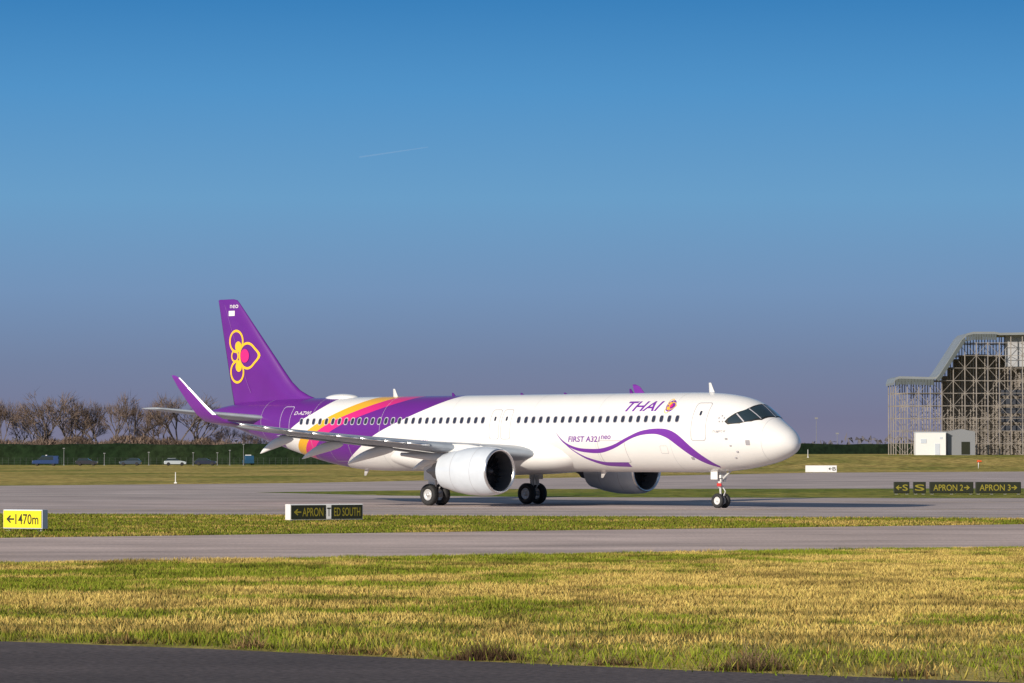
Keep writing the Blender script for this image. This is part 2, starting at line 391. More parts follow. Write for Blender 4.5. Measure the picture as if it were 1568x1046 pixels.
decal('door_windows',dv,df,m_pane,p_side,.011,None,.1)
vs=[];fs=[]
for t in(-16.5,-11.9,-6.2,-.9,5.2,9.9,15.1,20.6):
    k=len(vs); M=40
    for i in range(M+1):
        ph=R(8+i*150/M)
        for e in(-.008,.008): vs.append(p_phi(NOSE-t+e,ph,.003))
    fs+=[(k+2*i,k+2*i+1,k+2*i+3,k+2*i+2) for i in range(M)]
mb=MB(); mb.add(vs,fs); mb.build('skin_joints',mat('skin_joint',(.5,.5,.52),.5),plane)
mb=MB()
for t,z,r in((18.7,3.55,.07),(18.9,3.2,.05),(18.2,3.9,.05),(19.2,2.9,.06),(18.95,2.6,.05)):
    p=p_side(t,z,.01); mb.box(p,(r*2.2,.03,r*1.4))
mb.build('sensor_ports',m_line,plane)
dv=[];df=[]
for t,z,w,h in((19.9,3.35,.24,.26),(16.3,2.55,.2,.14)):
    o=rrect(t,z,w,h,.03); k=len(dv); dv+=o; df.append(tuple(range(k,k+len(o))))
decal('vent_panels',dv,df,m_line,p_side,.008,None,.1)
def stroke(name,pts,ws,m,mapf=p_side,off=.007,n=90):
    d=[0]; 
    for a,b in zip(pts[:-1],pts[1:]): d.append(d[-1]+math.dist(a,b))
    fx=pchip(d,[p[0] for p in pts]); fz=pchip(d,[p[1] for p in pts]); fw_=pchip(d,ws)
    P=np.array([(fx(q),fz(q)) for q in np.linspace(0,d[-1],n)]); K=np.array([1,2,3,2,1])/9
    Q=P.copy()
    for _ in range(3):
        for c_ in range(2): Q[2:-2,c_]=np.convolve(Q[:,c_],K,'valid')
    T=np.gradient(Q,axis=0); T/=np.linalg.norm(T,axis=1)[:,None]; Nn=np.stack([-T[:,1],T[:,0]],1)
    vs=[];fs=[]; 
    for i,q in enumerate(np.linspace(0,d[-1],n)):
        for e in(-.5,-.25,0,.25,.5): vs.append(tuple(Q[i]+Nn[i]*fw_(q)*e))
    for i in range(n-1):
        for j in range(4): fs.append((i*5+j,i*5+j+1,(i+1)*5+j+1,(i+1)*5+j))
    decal(name,vs,fs,m,mapf,off,None,None)
m_wave=mat('wave_purple',(.17,.03,.34),.35,0,.3)
stroke('wave_stripe_upper',[(7.2,3.86),(7.7,3.35),(8.75,2.98),(9.9,2.92),(11.1,3.14),(12.3,3.6),(13.26,3.88),(14.15,3.95),(15.0,3.82),(15.6,3.5),(16.3,2.95),(17.0,2.45),(17.6,2.12)],
  [.02,.1,.18,.22,.18,.16,.22,.28,.44,.52,.46,.34,.1],m_wave)
stroke('wave_stripe_lower',[(7.5,3.5),(8.3,2.9),(9.1,2.5),(10.2,2.25),(11.7,2.22)],[.02,.06,.13,.2,.24],m_wave)
text_on('airline_title','THAI',11.75,14.2,4.98,5.5,m_wave,shear=.35,bold=.018)
text_on('first_title','FIRST A321',8.0,10.3,3.40,3.70,m_wave,shear=.25,sv=.12,bold=.02)
text_on('neo_title','neo',10.35,11.05,3.54,3.74,m_wave,shear=.25,sv=.12,bold=.015)
text_on('registration','D-AZWJ',-13.5,-12.1,4.9,5.16,m_white,shear=.2)
text_on('airframe_name','AIRBUS A321',-3.9,-2.3,3.42,3.54,m_wave,shear=.2)
text_on('cockpit_title','nuswsw',17.9,18.7,3.86,4.0,m_line,shear=.2)
dv=[];df=[]
for i in range(5):
    a=R(90+72*i); o=[(18.35+.16*math.cos(a)+.06*math.cos(R(72*j+90)),4.55+.16*math.sin(a)+.06*math.sin(R(72*j+90))) for j in range(5)]
    k=len(dv); dv+=o; df.append(tuple(range(k,k+5)))
decal('alliance_mark',dv,df,m_line,p_side,.008)
def ring(cx,cz,r,w,n=36,tip=0):
    o=[];i_=[]
    for k in range(n):
        a=2*math.pi*k/n; ex=1+tip*max(0,math.cos(a))**8
        o.append((cx+r*math.cos(a)*ex,cz+r*math.sin(a))); i_.append((cx+(r-w)*math.cos(a)*(1+tip*max(0,math.cos(a))**8*.95),cz+(r-w)*math.sin(a)))
    return outline(o,i_)
def disc(cx,cz,r,n=28): return [(cx+r*math.cos(2*math.pi*k/n),cz+r*math.sin(2*math.pi*k/n)) for k in range(n)],[tuple(range(n))]
def orchid(cx,cz,k,mapf,off,nm):
    for i,(dx,dz,r,w,tp) in enumerate(((-.48,.86,.68,.14,0),(-.42,-.92,.68,.14,0),(.55,0,.80,.14,.45),(-.62,0,.36,.11,0))):
        v,f=ring(cx+dx*k,cz+dz*k,r*k,w*k,36,tp); decal(f'{nm}_petal_{i}',v,f,m_yellow,mapf,off+.002*i,.4,.2)
    for i,(dx,dz,r,m) in enumerate(((-.28,.55,.30,m_yellow),(-.25,-.62,.30,m_yellow),(.32,0,.40,m_pink))):
        v,f=disc(cx+dx*k,cz+dz*k,r*k); decal(f'{nm}_heart_{i}',v,f,m,mapf,off+.01+.002*i,.4,.2)
orchid(-19.55,8.45,1.0,p_fin,.01,'fin_logo')
v,f=disc(14.8,5.24,.30); decal('title_logo_disc',v,f,m_wave,p_side,.006)
orchid(14.78,5.24,.24,p_side,.009,'title_logo')
text_on('fin_title','neo',-20.6,-19.9,11.25,11.45,m_white,p_fin,.012)
v,f=rrect(-20.45,10.95,.55,.3,.02),[tuple(range(20))]; decal('fin_flag',v,f,m_white,p_fin,.012)
vs=[];fs=[]
for i in range(13):
    z=6.3+i*.43; x=fTE(z)-(fTE(z)-fLE(z))*.3
    for e in(-.012,.012): vs.append((NOSE-x+e,z))
fs=[(2*i,2*i+1,2*i+3,2*i+2) for i in range(12)]
decal('rudder_hinge_line',vs,fs,mat('rudder_line',(.3,.12,.45),.5),p_fin,.01,None,None)
# cockpit glazing
mask=[(1.38,-1),(1.5,20),(1.62,40),(2.0,58),(2.55,71),(3.2,76),(3.42,72),(3.3,66),(2.95,54),(2.55,42),(2.42,30),(2.34,15),(2.32,-1)]
pv=lambda u,v,off:p_phi(u,R(v),off)
pvm=lambda u,v,off:p_phi(u,R(-v),off)
panes=[[(1.46,2),(1.58,20),(1.68,37),(2.36,34),(2.28,18),(2.24,2)],[(1.74,40),(2.0,54),(2.3,64),(2.8,53),(2.46,37)],[(2.4,66),(2.8,72),(3.2,73),(3.25,67),(2.9,56)]]
for mp,nm in((pv,'starboard'),(pvm,'port')):
    decal('cockpit_mask_'+nm,[(a,b) for a,b in mask],[tuple(range(len(mask)))],m_black,mp,.006,.12,4)
    vv=[];ffx=[]
    for p in panes: k=len(vv); vv+=p; ffx.append(tuple(range(k,k+len(p))))
    decal('cockpit_glass_'+nm,vv,ffx,m_glass,mp,.014,.12,4)
    vs=[];fs=[]
    for (a,b) in(((1.68,38.5),(2.42,35.5)),((2.34,65),(2.86,54.5)),((1.42,0.3),(2.3,.3))):
        k=len(vs); 
        for q in range(6):
            u=a[0]+(b[0]-a[0])*q/5; w=a[1]+(b[1]-a[1])*q/5
            vs+=[(u-.02,w-.9),(u+.02,w+.9)]
        fs+=[(k+2*q,k+2*q+1,k+2*q+3,k+2*q+2) for q in range(5)]
    decal('cockpit_pillars_'+nm,vs,fs,m_frame,mp,.02,None,None)
mb=MB()
def blade(mb,t,h,ch=.35,z0=None,mi=0):
    z=C+2.05 if z0 is None else z0
    mb.add([(t,-.03,z),(t-ch,-.03,z),(t-ch*1.15,-.01,z+h),(t-ch*.75,-.01,z+h),(t,.03,z),(t-ch,.03,z),(t-ch*1.15,.01,z+h),(t-ch*.75,.01,z+h)],[(0,1,2,3),(7,6,5,4),(0,3,7,4),(1,5,6,2),(3,2,6,7)],mi)
for t,h in((16.5,.5),(-6.7,.45)): blade(mb,t,h)
for t,h in((10.9,.25),(-2.2,.18),(3.0,.12),(6.2,.1),(-15.0,.3)): blade(mb,t,h,.25,None,1)
n=24;vs=[]
for j in range(15):
    q=j/14; r=math.sin(math.pi*q)**.45 if 0<q<1 else .01
    for i in range(n):
        a=2*math.pi*i/n; vs.append((-9.9-q*2.6,.55*r*math.sin(a),C+2.0+.27*r*math.cos(a)))
mb.add(vs,[(j*n+i,j*n+(i+1)%n,(j+1)*n+(i+1)%n,(j+1)*n+i) for j in range(14) for i in range(n)])
blade(mb,9.0,-.35,.35,C-2.03); blade(mb,-9.0,-.35,.35,C-2.0); 
mb.build('roof_antennas',[m_white,m_purple],plane,True)

# ================================================================ GROUND
def gh(x,d): return 2.1*ss((d-530)/150)*ss((x-10)/40)
xs=np.unique(np.concatenate([np.linspace(-9000,9000,37),np.linspace(-400,400,81)]))
ys=np.unique(np.concatenate([np.linspace(-300,520,20),np.linspace(520,720,31),np.linspace(720,2000,12),np.linspace(2000,30000,12)]))
GX,GY=np.meshgrid(xs,ys); GZ=gh(GX,GY)
me=bpy.data.meshes.new('ground'); nx=len(xs)
me.from_pydata(np.stack([GX.ravel(),GY.ravel(),GZ.ravel()],1).tolist(),[],[(j*nx+i,j*nx+i+1,(j+1)*nx+i+1,(j+1)*nx+i) for j in range(len(ys)-1) for i in range(nx-1)])
def grass_mat(name,green,straw,dark,bias=.5):
    m=bpy.data.materials.new(name); m.use_nodes=True; nt=m.node_tree; L=nt.links; b=nt.nodes['Principled BSDF']; b.inputs['Roughness'].default_value=.9; b.inputs['Specular IOR Level'].default_value=.1
    tc=nt.nodes.new('ShaderNodeTexCoord')
    def nz(sc,det,st=(1,1,1)):
        mp=nt.nodes.new('ShaderNodeMapping'); mp.inputs['Scale'].default_value=st; L.new(tc.outputs['Object'],mp.inputs[0])
        n=nt.nodes.new('ShaderNodeTexNoise'); n.inputs['Scale'].default_value=sc; n.inputs['Detail'].default_value=det; n.inputs['Roughness'].default_value=.65; L.new(mp.outputs[0],n.inputs['Vector']); return n
    a=nz(.05,5,(1,.35,1)); c=nz(.9,6,(1,.25,1))
    r=nt.nodes.new('ShaderNodeValToRGB'); r.color_ramp.elements[0].position=bias-.12; r.color_ramp.elements[1].position=bias+.12
    r.color_ramp.elements[0].color=(*green,1); r.color_ramp.elements[1].color=(*straw,1); L.new(a.outputs[0],r.inputs[0])
    r2=nt.nodes.new('ShaderNodeValToRGB'); r2.color_ramp.elements[0].position=.38; r2.color_ramp.elements[1].position=.62; r2.color_ramp.elements[0].color=(*dark,1); r2.color_ramp.elements[1].color=(1,1,1,1); L.new(c.outputs[0],r2.inputs[0])
    mx=nt.nodes.new('ShaderNodeMix'); mx.data_type='RGBA'; mx.blend_type='MULTIPLY'; mx.inputs[0].default_value=1; L.new(r.outputs[0],mx.inputs[6]); L.new(r2.outputs[0],mx.inputs[7]); L.new(mx.outputs[2],b.inputs['Base Color'])
    bp=nt.nodes.new('ShaderNodeBump'); bp.inputs['Strength'].default_value=.6; bp.inputs['Distance'].default_value=.15; n3=nz(6,4); L.new(n3.outputs[0],bp.inputs['Height']); L.new(bp.outputs[0],b.inputs['Normal'])
    return m
me.materials.append(grass_mat('grass_ground',(.23,.26,.04),(.62,.46,.14),(.45,.45,.38),.46))
link(bpy.data.objects.new('ground',me))

def sheet(name,poly,z,m):
    me=bpy.data.meshes.new(name); me.from_pydata([(x,y,z) for x,y in poly],[],[tuple(range(len(poly)))]); me.materials.append(m)
    ob=link(bpy.data.objects.new(name,me)); 
    if me.polygons[0].normal.z<0: me.flip_normals()
    return ob
def pave(name,col,rot,contrast=.12,grain=.12):
    m=bpy.data.materials.new(name); m.use_nodes=True; nt=m.node_tree; L=nt.links; b=nt.nodes['Principled BSDF']; b.inputs['Roughness'].default_value=.85; b.inputs['Specular IOR Level'].default_value=.2
    tc=nt.nodes.new('ShaderNodeTexCoord')
    def nz(sc,st):
        mp=nt.nodes.new('ShaderNodeMapping'); mp.inputs['Rotation'].default_value=(0,0,rot); mp.inputs['Scale'].default_value=st; L.new(tc.outputs['Object'],mp.inputs[0])
        n=nt.nodes.new('ShaderNodeTexNoise'); n.inputs['Scale'].default_value=sc; n.inputs['Detail'].default_value=7; n.inputs['Roughness'].default_value=.6; L.new(mp.outputs[0],n.inputs['Vector']); return n
    def rng_(n,a,bb,lo=.35,hi=.65):
        q=nt.nodes.new('ShaderNodeMapRange'); q.inputs[1].default_value=lo; q.inputs[2].default_value=hi; q.inputs[3].default_value=a; q.inputs[4].default_value=bb; L.new(n.outputs[0],q.inputs[0]); return q
    s1=rng_(nz(.25,(.08,1.2,1)),1-contrast,1+contrast); s2=rng_(nz(.12,(1,1,1)),1-contrast,1+contrast); s3=rng_(nz(9,(1,1,1)),1-grain,1+grain)
    mu=nt.nodes.new('ShaderNodeMath'); mu.operation='MULTIPLY'; L.new(s1.outputs[0],mu.inputs[0]); L.new(s2.outputs[0],mu.inputs[1])
    m2=nt.nodes.new('ShaderNodeMath'); m2.operation='MULTIPLY'; L.new(mu.outputs[0],m2.inputs[0]); L.new(s3.outputs[0],m2.inputs[1])
    v=nt.nodes.new('ShaderNodeVectorMath'); v.operation='SCALE'; v.inputs[0].default_value=col; L.new(m2.outputs[0],v.inputs['Scale']); L.new(v.outputs[0],b.inputs['Base Color'])
    bp=nt.nodes.new('ShaderNodeBump'); bp.inputs['Strength'].default_value=.3; bp.inputs['Distance'].default_value=.02; n4=nz(30,(1,1,1)); L.new(n4.outputs[0],bp.inputs['Height']); L.new(bp.outputs[0],b.inputs['Normal'])
    return m
m_conc=pave('taxiway_surface',(.53,.42,.375),-R(30),.18,.2); m_conc2=pave('apron_taxiway_surface',(.45,.375,.35),R(14),.2,.2); m_asph=pave('asphalt_surface',(.105,.085,.082),R(36),.2,.4)
NR0=lambda x:103.3+.5586*x; NR1=lambda x:134.2+.608*x
sheet('taxiway',[(-160,NR0(-160)),(130,NR0(130)),(130,NR1(130)),(-160,NR1(-160))],.008,m_conc)
sheet('parallel_taxiway',[(-300,240),(-23.8,171),(22.2,159.4),(200,115),(260,515),(72,515),(39.6,487),(-19.7,331.6),(-42.8,307),(-300,300)],.004,m_conc2)
m_gr2=grass_mat('verge_grass_ground',(.18,.23,.03),(.42,.35,.08),(.45,.5,.4),.52)
sheet('grass_island',[(-18.2,259),(-7.9,240),(4.75,231),(31.7,227),(120,210),(150,330),(80,303),(39.9,286),(0,281)],.008,m_gr2)
EDGE=[(-60,78),(-14,60.6),(-7.9,56.8),(-4.5,54.6),(-.77,51.6),(2.5,49.2),(6.5,46.6),(12,42.8),(60,12)]
sheet('service_road',EDGE+[(60,-60),(-60,-60)],.006,m_asph)
m_mark=mat('marking_white',(.7,.66,.6),.8,0,0,.2,2); m_marky=mat('marking_yellow',(.65,.45,.08),.8,0,0,.2,2); m_tar=mat('joint_tar',(.12,.11,.11),.8,0,0,.3,.5)
def line(name,a,b,w,m,z=.014):
    a=Vector((*a,0));b=Vector((*b,0)); d=(b-a).normalized(); n=Vector((-d.y,d.x,0))*w/2
    sheet(name,[(a-n).xy[:],(b-n).xy[:],(b+n).xy[:],(a+n).xy[:]],z,m)
line('taxiway_edge_line',(-60,247),(-9,243),.9,m_mark); line('taxiway_edge_line',(-9,219),(60,200),.35,m_marky)
line('taxiway_edge_line',(-100,181.5),(60,184),.25,m_marky)
for o in (8,15.5,23):
    line('pavement_joint',(-60,NR0(-60)+o*1.15),(60,NR0(60)+o*1.3),.06,m_tar,.012)

def vnoise(x,y,sc,seed):
    r=np.random.default_rng(seed).random((256,256)); X=x/sc+1000; Y=y/sc+1000; i=np.floor(X).astype(int); j=np.floor(Y).astype(int); fx=X-i; fy=Y-j; fx=fx*fx*(3-2*fx); fy=fy*fy*(3-2*fy)
    g=lambda a,b:r[a%256,b%256]
    return (g(i,j)*(1-fx)+g(i+1,j)*fx)*(1-fy)+(g(i,j+1)*(1-fx)+g(i+1,j+1)*fx)*fy
ex=np.array([e[0] for e in EDGE]); ey=np.array([e[1] for e in EDGE])
edge_y=lambda x:np.interp(x,ex,ey)+.6*(vnoise(x,x*0,.5,3)-.5)+1.0*(vnoise(x,x*0,2.2,4)-.5)
mg=bpy.data.materials.new('grass_blades'); mg.use_nodes=True; nt=mg.node_tree; b=nt.nodes['Principled BSDF']; b.inputs['Roughness'].default_value=.8; b.inputs['Specular IOR Level'].default_value=.15
at=nt.nodes.new('ShaderNodeAttribute'); at.attribute_name='Col'; nt.links.new(at.outputs['Color'],b.inputs['Base Color'])
def blades(name,x,y,h,w,col):
    n=len(x); a=rng.random(n)*2*np.pi; lean=rng.normal(0,.45,(n,2))*h[:,None]
    dx=np.cos(a)*w/2; dy=np.sin(a)*w/2
    V=np.empty((n,3,3),np.float32)
    V[:,0]=np.stack([x-dx,y-dy,np.zeros(n)],1); V[:,1]=np.stack([x+dx,y+dy,np.zeros(n)],1); V[:,2]=np.stack([x+lean[:,0],y+lean[:,1],h],1)
    me=bpy.data.meshes.new(name); me.vertices.add(3*n); me.vertices.foreach_set('co',V.ravel()); me.loops.add(3*n); me.loops.foreach_set('vertex_index',np.arange(3*n,dtype=np.int32))
    me.polygons.add(n); me.polygons.foreach_set('loop_start',np.arange(0,3*n,3,dtype=np.int32)); me.polygons.foreach_set('loop_total',np.full(n,3,np.int32)); me.update()
    ca=me.color_attributes.new('Col','FLOAT_COLOR','POINT'); cc=np.ones((n,3,4),np.float32); cc[:,:,:3]=col[:,None,:]; cc[:,:2,:3]*=.5; ca.data.foreach_set('color',cc.ravel())  # blade roots darkened in the vertex colour: painted shade, for contrast
    me.materials.append(mg); return link(bpy.data.objects.new(name,me))
GREEN=np.array([.24,.31,.02]); STRAW=np.array([.84,.60,.18]); BROWN=np.array([.30,.17,.055])
def colour(x,y,strawbias):
    k=.5*vnoise(x,y,2.6,11)+.3*vnoise(x,y,.8,12)+.2*vnoise(x,y,7,13); k=np.clip((k-.5)*5+strawbias,0,1); k=np.clip(k+rng.normal(0,.2,len(x)),0,1)
    c=GREEN*(1-k[:,None])+STRAW*k[:,None]; br=rng.random(len(x))<.07; c[br]=BROWN
    return c*(.65+.6*rng.random(len(x)))[:,None]
n=620000; d=44+76*np.sqrt(rng.random(n)*.97); x=(rng.random(n)*2-1)*(.165*d+2.5)
ok=(d>edge_y(x))&(d<NR0(x)+.15*rng.random(n)); x=x[ok]; d=d[ok]
far=(NR0(x)-d); nearE=d-edge_y(x)
bias=.6-.62*ss((17-far)/13)+.28*np.clip(x/8,-.6,1)-.3*np.exp(-nearE/.6)
cl=vnoise(x,d,.35,21)*vnoise(x,d,1.1,22)
h=(.025+.04*rng.random(len(x))+.12*cl)*(1+1.7*np.exp(-nearE/2.2)*(.15+vnoise(x,d,.5,23)))
c=colour(x,d,bias); dk=vnoise(x,d,.45,31)*vnoise(x,d,1.7,32); c*=(.5+.5*ss((dk-.05)/.16))[:,None]
bb=np.exp(-nearE/.7)*vnoise(x,d,.6,33)*1.0; bb=np.clip(bb,0,.85); c=c*(1-bb[:,None])+BROWN*.6*bb[:,None]
ed=nearE<.35*vnoise(x,x*0,.9,61)+.1; c[ed]=np.array([.24,.33,.02])*(.5+.7*rng.random(ed.sum()))[:,None]; h[ed]*=.4
c=np.minimum(c,.9)
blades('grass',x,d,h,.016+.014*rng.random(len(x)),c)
n=150000; d=118+58*rng.random(n); x=(rng.random(n)*2-1)*(.16*d+3)
near2=np.where(x<22,np.interp(x,[-60,-23.8,22.2,60],[180,171,159.4,150]),150)
ok=(d>NR1(x))&(d<near2); x=x[ok]; d=d[ok]; c=colour(x,d,-.15)*.75
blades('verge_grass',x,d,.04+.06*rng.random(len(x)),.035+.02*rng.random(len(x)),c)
def weed(name,cx,cy,rad,hh,n,col):
    a=rng.random(n)*2*np.pi; r=rad*np.sqrt(rng.random(n)); x=cx+r*np.cos(a)*1.4; y=cy+r*np.sin(a)*.8
    prof_=np.clip(1-(r/rad)**2,.15,1)
    blades(name,x,y,hh*(.4+.6*rng.random(n))*prof_,np.full(n,.014),np.array(col)*(.5+rng.random(n))[:,None])
weed('dead_weed',-.35,51.9,.42,.38,800,(.12,.07,.04)); weed('dead_weed',3.3,50.0,.35,.55,260,(.3,.2,.12)); weed('dead_weed',-3.9,55.0,.25,.36,240,(.34,.22,.1)); weed('dead_weed',3.2,49.4,.45,.26,500,(.10,.065,.035)); weed('dead_weed',5.2,48.2,.35,.24,300,(.15,.1,.05)); weed('dead_weed',-6.0,56.2,.3,.24,300,(.22,.15,.06)); weed('dead_weed',1.4,50.6,.3,.2,260,(.16,.1,.05)); weed('dead_weed',-2.2,53.4,.5,.16,300,(.2,.12,.05))

# ================================================================ SIGNS
m_sy=mat('sign_yellow',(.85,.72,.01),.4); m_sb=mat('sign_black',(.02,.022,.01),.4); m_sw=mat('sign_white',(.78,.78,.78),.45); m_leg=mat('sign_leg',(.3,.3,.3),.5)
m_sy2=mat('sign_legend_yellow',(.26,.22,.02),.5)
m_sg=mat('sign_side_grey',(.55,.6,.68),.5)
def sign(name,x,y,rz,segs,h,depth,z0=.12,shell=m_sg):
    e=empty(name,(x,y,0),rz); W_=sum(s[0] for s in segs); X=-W_/2
    mb=MB(); mb.box((0,0,z0+h/2),(W_+.04,depth,h+.04)); 
    mb.build('housing',shell,e,False,.015)
    mb=MB()
    for k in range(max(2,int(W_/1.0)+1)):
        xx=-W_/2+.15+k*(W_-.3)/max(1,int(W_/1.0)); mb.beam((xx,0,0),(xx,0,z0),.04,0,8); mb.box((xx,0,.02),(.2,.2,.03))
    mb.build('legs',m_leg,e)
    for i,(w,bg,fg,tx) in enumerate(segs):
        mb=MB(); mb.box((X+w/2,-depth/2-.022,z0+h/2),(w-.03,.012,h-.04)); mb.build(f'face_{i}',bg,e)
        if tx:
            pad=.07*w+.02; x0=X+pad; x1=X+w-pad
            if '<' in tx or '>' in tx:
                s=1 if '>' in tx else -1; tx=tx.replace('<','').replace('>',''); aw=h*.55; ax=(x0+aw/2) if s<0 else (x1-aw/2)
                mb=MB(); yy=-depth/2-.034; zc=z0+h/2
                P=[(ax+s*aw*.5,zc),(ax,zc+aw*.42),(ax-s*aw*.1,zc+aw*.3),(ax+s*aw*.1,zc+aw*.09),(ax-s*aw*.5,zc+aw*.09),(ax-s*aw*.5,zc-aw*.09),(ax+s*aw*.1,zc-aw*.09),(ax-s*aw*.1,zc-aw*.3),(ax,zc-aw*.42)]
                mb.add([(p[0],yy,p[1]) for p in P],[tuple(range(9))]); mb.build(f'arrow_{i}',fg,e)
                if s<0: x0+=aw*1.15
                else: x1-=aw*1.15
            if tx:
                v,f=text2d(tx,0,.01); v=v*[x1-x0,h*.58]+[x0,z0+h*.21]
                mb=MB(); mb.add([(p[0],-depth/2-.034,p[1]) for p in v],f); mb.build(f'legend_{i}',fg,e)
        X+=w
    return e
sign('distance_sign',-17.75,134,-R(30),[(1.75,m_sy,m_sb,'<1470m')],.66,.32)
sign('taxiway_sign',-7.85,153.5,R(28),[(1.62,m_sb,m_sy2,'<APRON'),(.24,m_sw,m_sb,'T'),(1.45,m_sb,m_sy2,'ED SOUTH')],.62,.5,.08,m_sw)
for xx,segs in ((26.2,[(1.0,m_sb,m_sy2,'<S')]),(27.4,[(.8,m_sb,m_sy2,'S')]),(29.55,[(2.9,m_sb,m_sy2,'APRON 2>')]),(32.7,[(3.0,m_sb,m_sy2,'APRON 3>')])):
    sign('taxiway_sign',xx,247,0,segs,.72,.3,.1,m_sb)
sign('white_sign',41.0,487,0,[(2.9,m_sw,m_sw,''),(1.2,m_sw,m_sb,'B<')],.85,.4,.1,m_sw)

# ================================================================ DISTANT DYKE, TREES, VEHICLES
path=[(-420,745),(-160,752),(-100,757),(-40,775),(10,810),(60,880),(110,930),(420,1050)]
mb=MB(); vs=[]; px=np.linspace(-420,420,170)
for X in px:
    Y=float(np.interp(X,[p[0] for p in path],[p[1] for p in path])); g=float(gh(X,Y)); top=4.3+.12*math.sin(X*.21)+.1*math.sin(X*.53)+(.3 if X>40 else 0)
    for dy,z in((-7,g-.1),(-4.5,g+(top-g)*.45),(-2.2,top-.15),(0,top),(3,top),(12,g-.2)): vs.append((X,Y+dy,z))
fs=[(6*i+j,6*(i+1)+j,6*(i+1)+j+1,6*i+j+1) for i in range(len(px)-1) for j in range(5)]
mb.add(vs,fs); mb.build('embankment',grass_mat('dyke_grass',(.018,.038,.014),(.032,.052,.02),(.5,.5,.5),.5),None,True)
m_bark=mat('bare_twigs',(.17,.12,.095),.9,0,0,.3,.4); m_bark2=mat('bark',(.13,.10,.085),.9,0,0,.2,2)
def bare_tree_mesh(seed,H):
    rr=random.Random(seed); mb=MB(); twigs=[]
    def grow(p,d,l,r,lev):
        q=p+d*l; mb.beam(p,q,r,0,4,r*.72)
        if lev==0: twigs.append((q,d)); return
        for k in range(rr.choice((3,3,4)) if lev>1 else 3):
            nd=(d+Vector((rr.gauss(0,.48),rr.gauss(0,.48),rr.gauss(.15,.22)))).normalized()
            grow(p+d*l*rr.uniform(.6,1),nd,l*rr.uniform(.65,.88),r*.6,lev-1)
    grow(Vector((0,0,-.3)),Vector((rr.gauss(0,.04),0,1)).normalized(),H*.24,H*.017,4)
    vs=[];fs=[]
    for q,d in twigs:
        for k in range(10):
            nd=(d*1.1+Vector((rr.gauss(0,.5),rr.gauss(0,.5),rr.gauss(.15,.4)))).normalized(); l=rr.uniform(.7,1.6)*H/14; w=Vector((rr.uniform(-1,1),rr.uniform(-1,1),rr.uniform(-1,1)))*.036
            b=q+Vector((rr.gauss(0,.2),rr.gauss(0,.2),rr.gauss(0,.2)))
            o=len(vs); vs+=[b-w,b+w,b+nd*l]; fs.append((o,o+1,o+2))
    mb.add(vs,fs,1)
    V=np.array(mb.v); zt=np.percentile(V[:,2],99.7); rx=np.percentile(np.abs(V[:,0]),98)
    V[:,2]*=1/zt; V[:,:2]*=.42/rx
    me=bpy.data.meshes.new('bare_tree'); me.from_pydata(V.tolist(),[],mb.f); me.materials.append(m_bark2); me.materials.append(m_bark); me.polygons.foreach_set('material_index',mb.m); return me
TM=[bare_tree_mesh(s,13) for s in(1,2,3,4,5,6,8)]
for i,(px_,h,d) in enumerate([(2,14.5,800),(30,13.5,806),(-30,15,800),(72,15.6,798),(104,15.8,800),(150,14.2,803),(176,15.9,798),(206,14.6,801),(246,14.3,800),(272,15.6,799),(300,14.8,802),(345,8.5,806),(375,7.5,806),(400,7,808),(-70,15,800),(52,11.5,810),(128,11,812),(225,10,812),(430,6.5,806)]):
    ob=bpy.data.objects.new('bare_tree',TM[i%7]); link(ob); ob.location=((px_-784)*d/5620,d,0); ob.scale=(h*.95,h*.95,h); ob.rotation_euler=(0,0,i*1.3)
n=30000; X=-125+82*rng.random(n); Y=796+10*rng.random(n); top=2.6+2.6*vnoise(X,X*0,6,41)*ss((-50-X)/25)+1.6*vnoise(X,X*0,1.7,42)
Z=top*np.sqrt(rng.random(n)); V=np.empty((n,3,3),np.float32); 
A=np.stack([X,Y,Z],1); wv_=rng.normal(0,.06,(n,3)); V[:,0]=A-wv_; V[:,1]=A+wv_; V[:,2]=A+rng.normal(0,.3,(n,3))+[0,0,.7]
me=bpy.data.meshes.new('hedge'); me.from_pydata(V.reshape(-1,3).tolist(),[],[(3*i,3*i+1,3*i+2) for i in range(n)]); me.materials.append(m_bark); link(bpy.data.objects.new('hedge',me))
n=7000; X=-700+1800*rng.random(n); Y=2600+40*rng.random(n); top=6+5*vnoise(X,X*0,40,51)+9*vnoise(X,X*0,9,52)*vnoise(X,X*0,60,53)**2; Z=top*rng.random(n)
V=np.empty((n,3,3),np.float32); A=np.stack([X,Y,Z],1); V[:,0]=A+rng.normal(0,1.6,(n,3)); V[:,1]=A+rng.normal(0,1.6,(n,3)); V[:,2]=A+rng.normal(0,1.6,(n,3))
me=bpy.data.meshes.new('distant_tree_line'); me.from_pydata(V.reshape(-1,3).tolist(),[],[(3*i,3*i+1,3*i+2) for i in range(n)]); me.materials.append(mat('distant_foliage',(.13,.12,.14),.9)); link(bpy.data.objects.new('distant_tree_line',me))

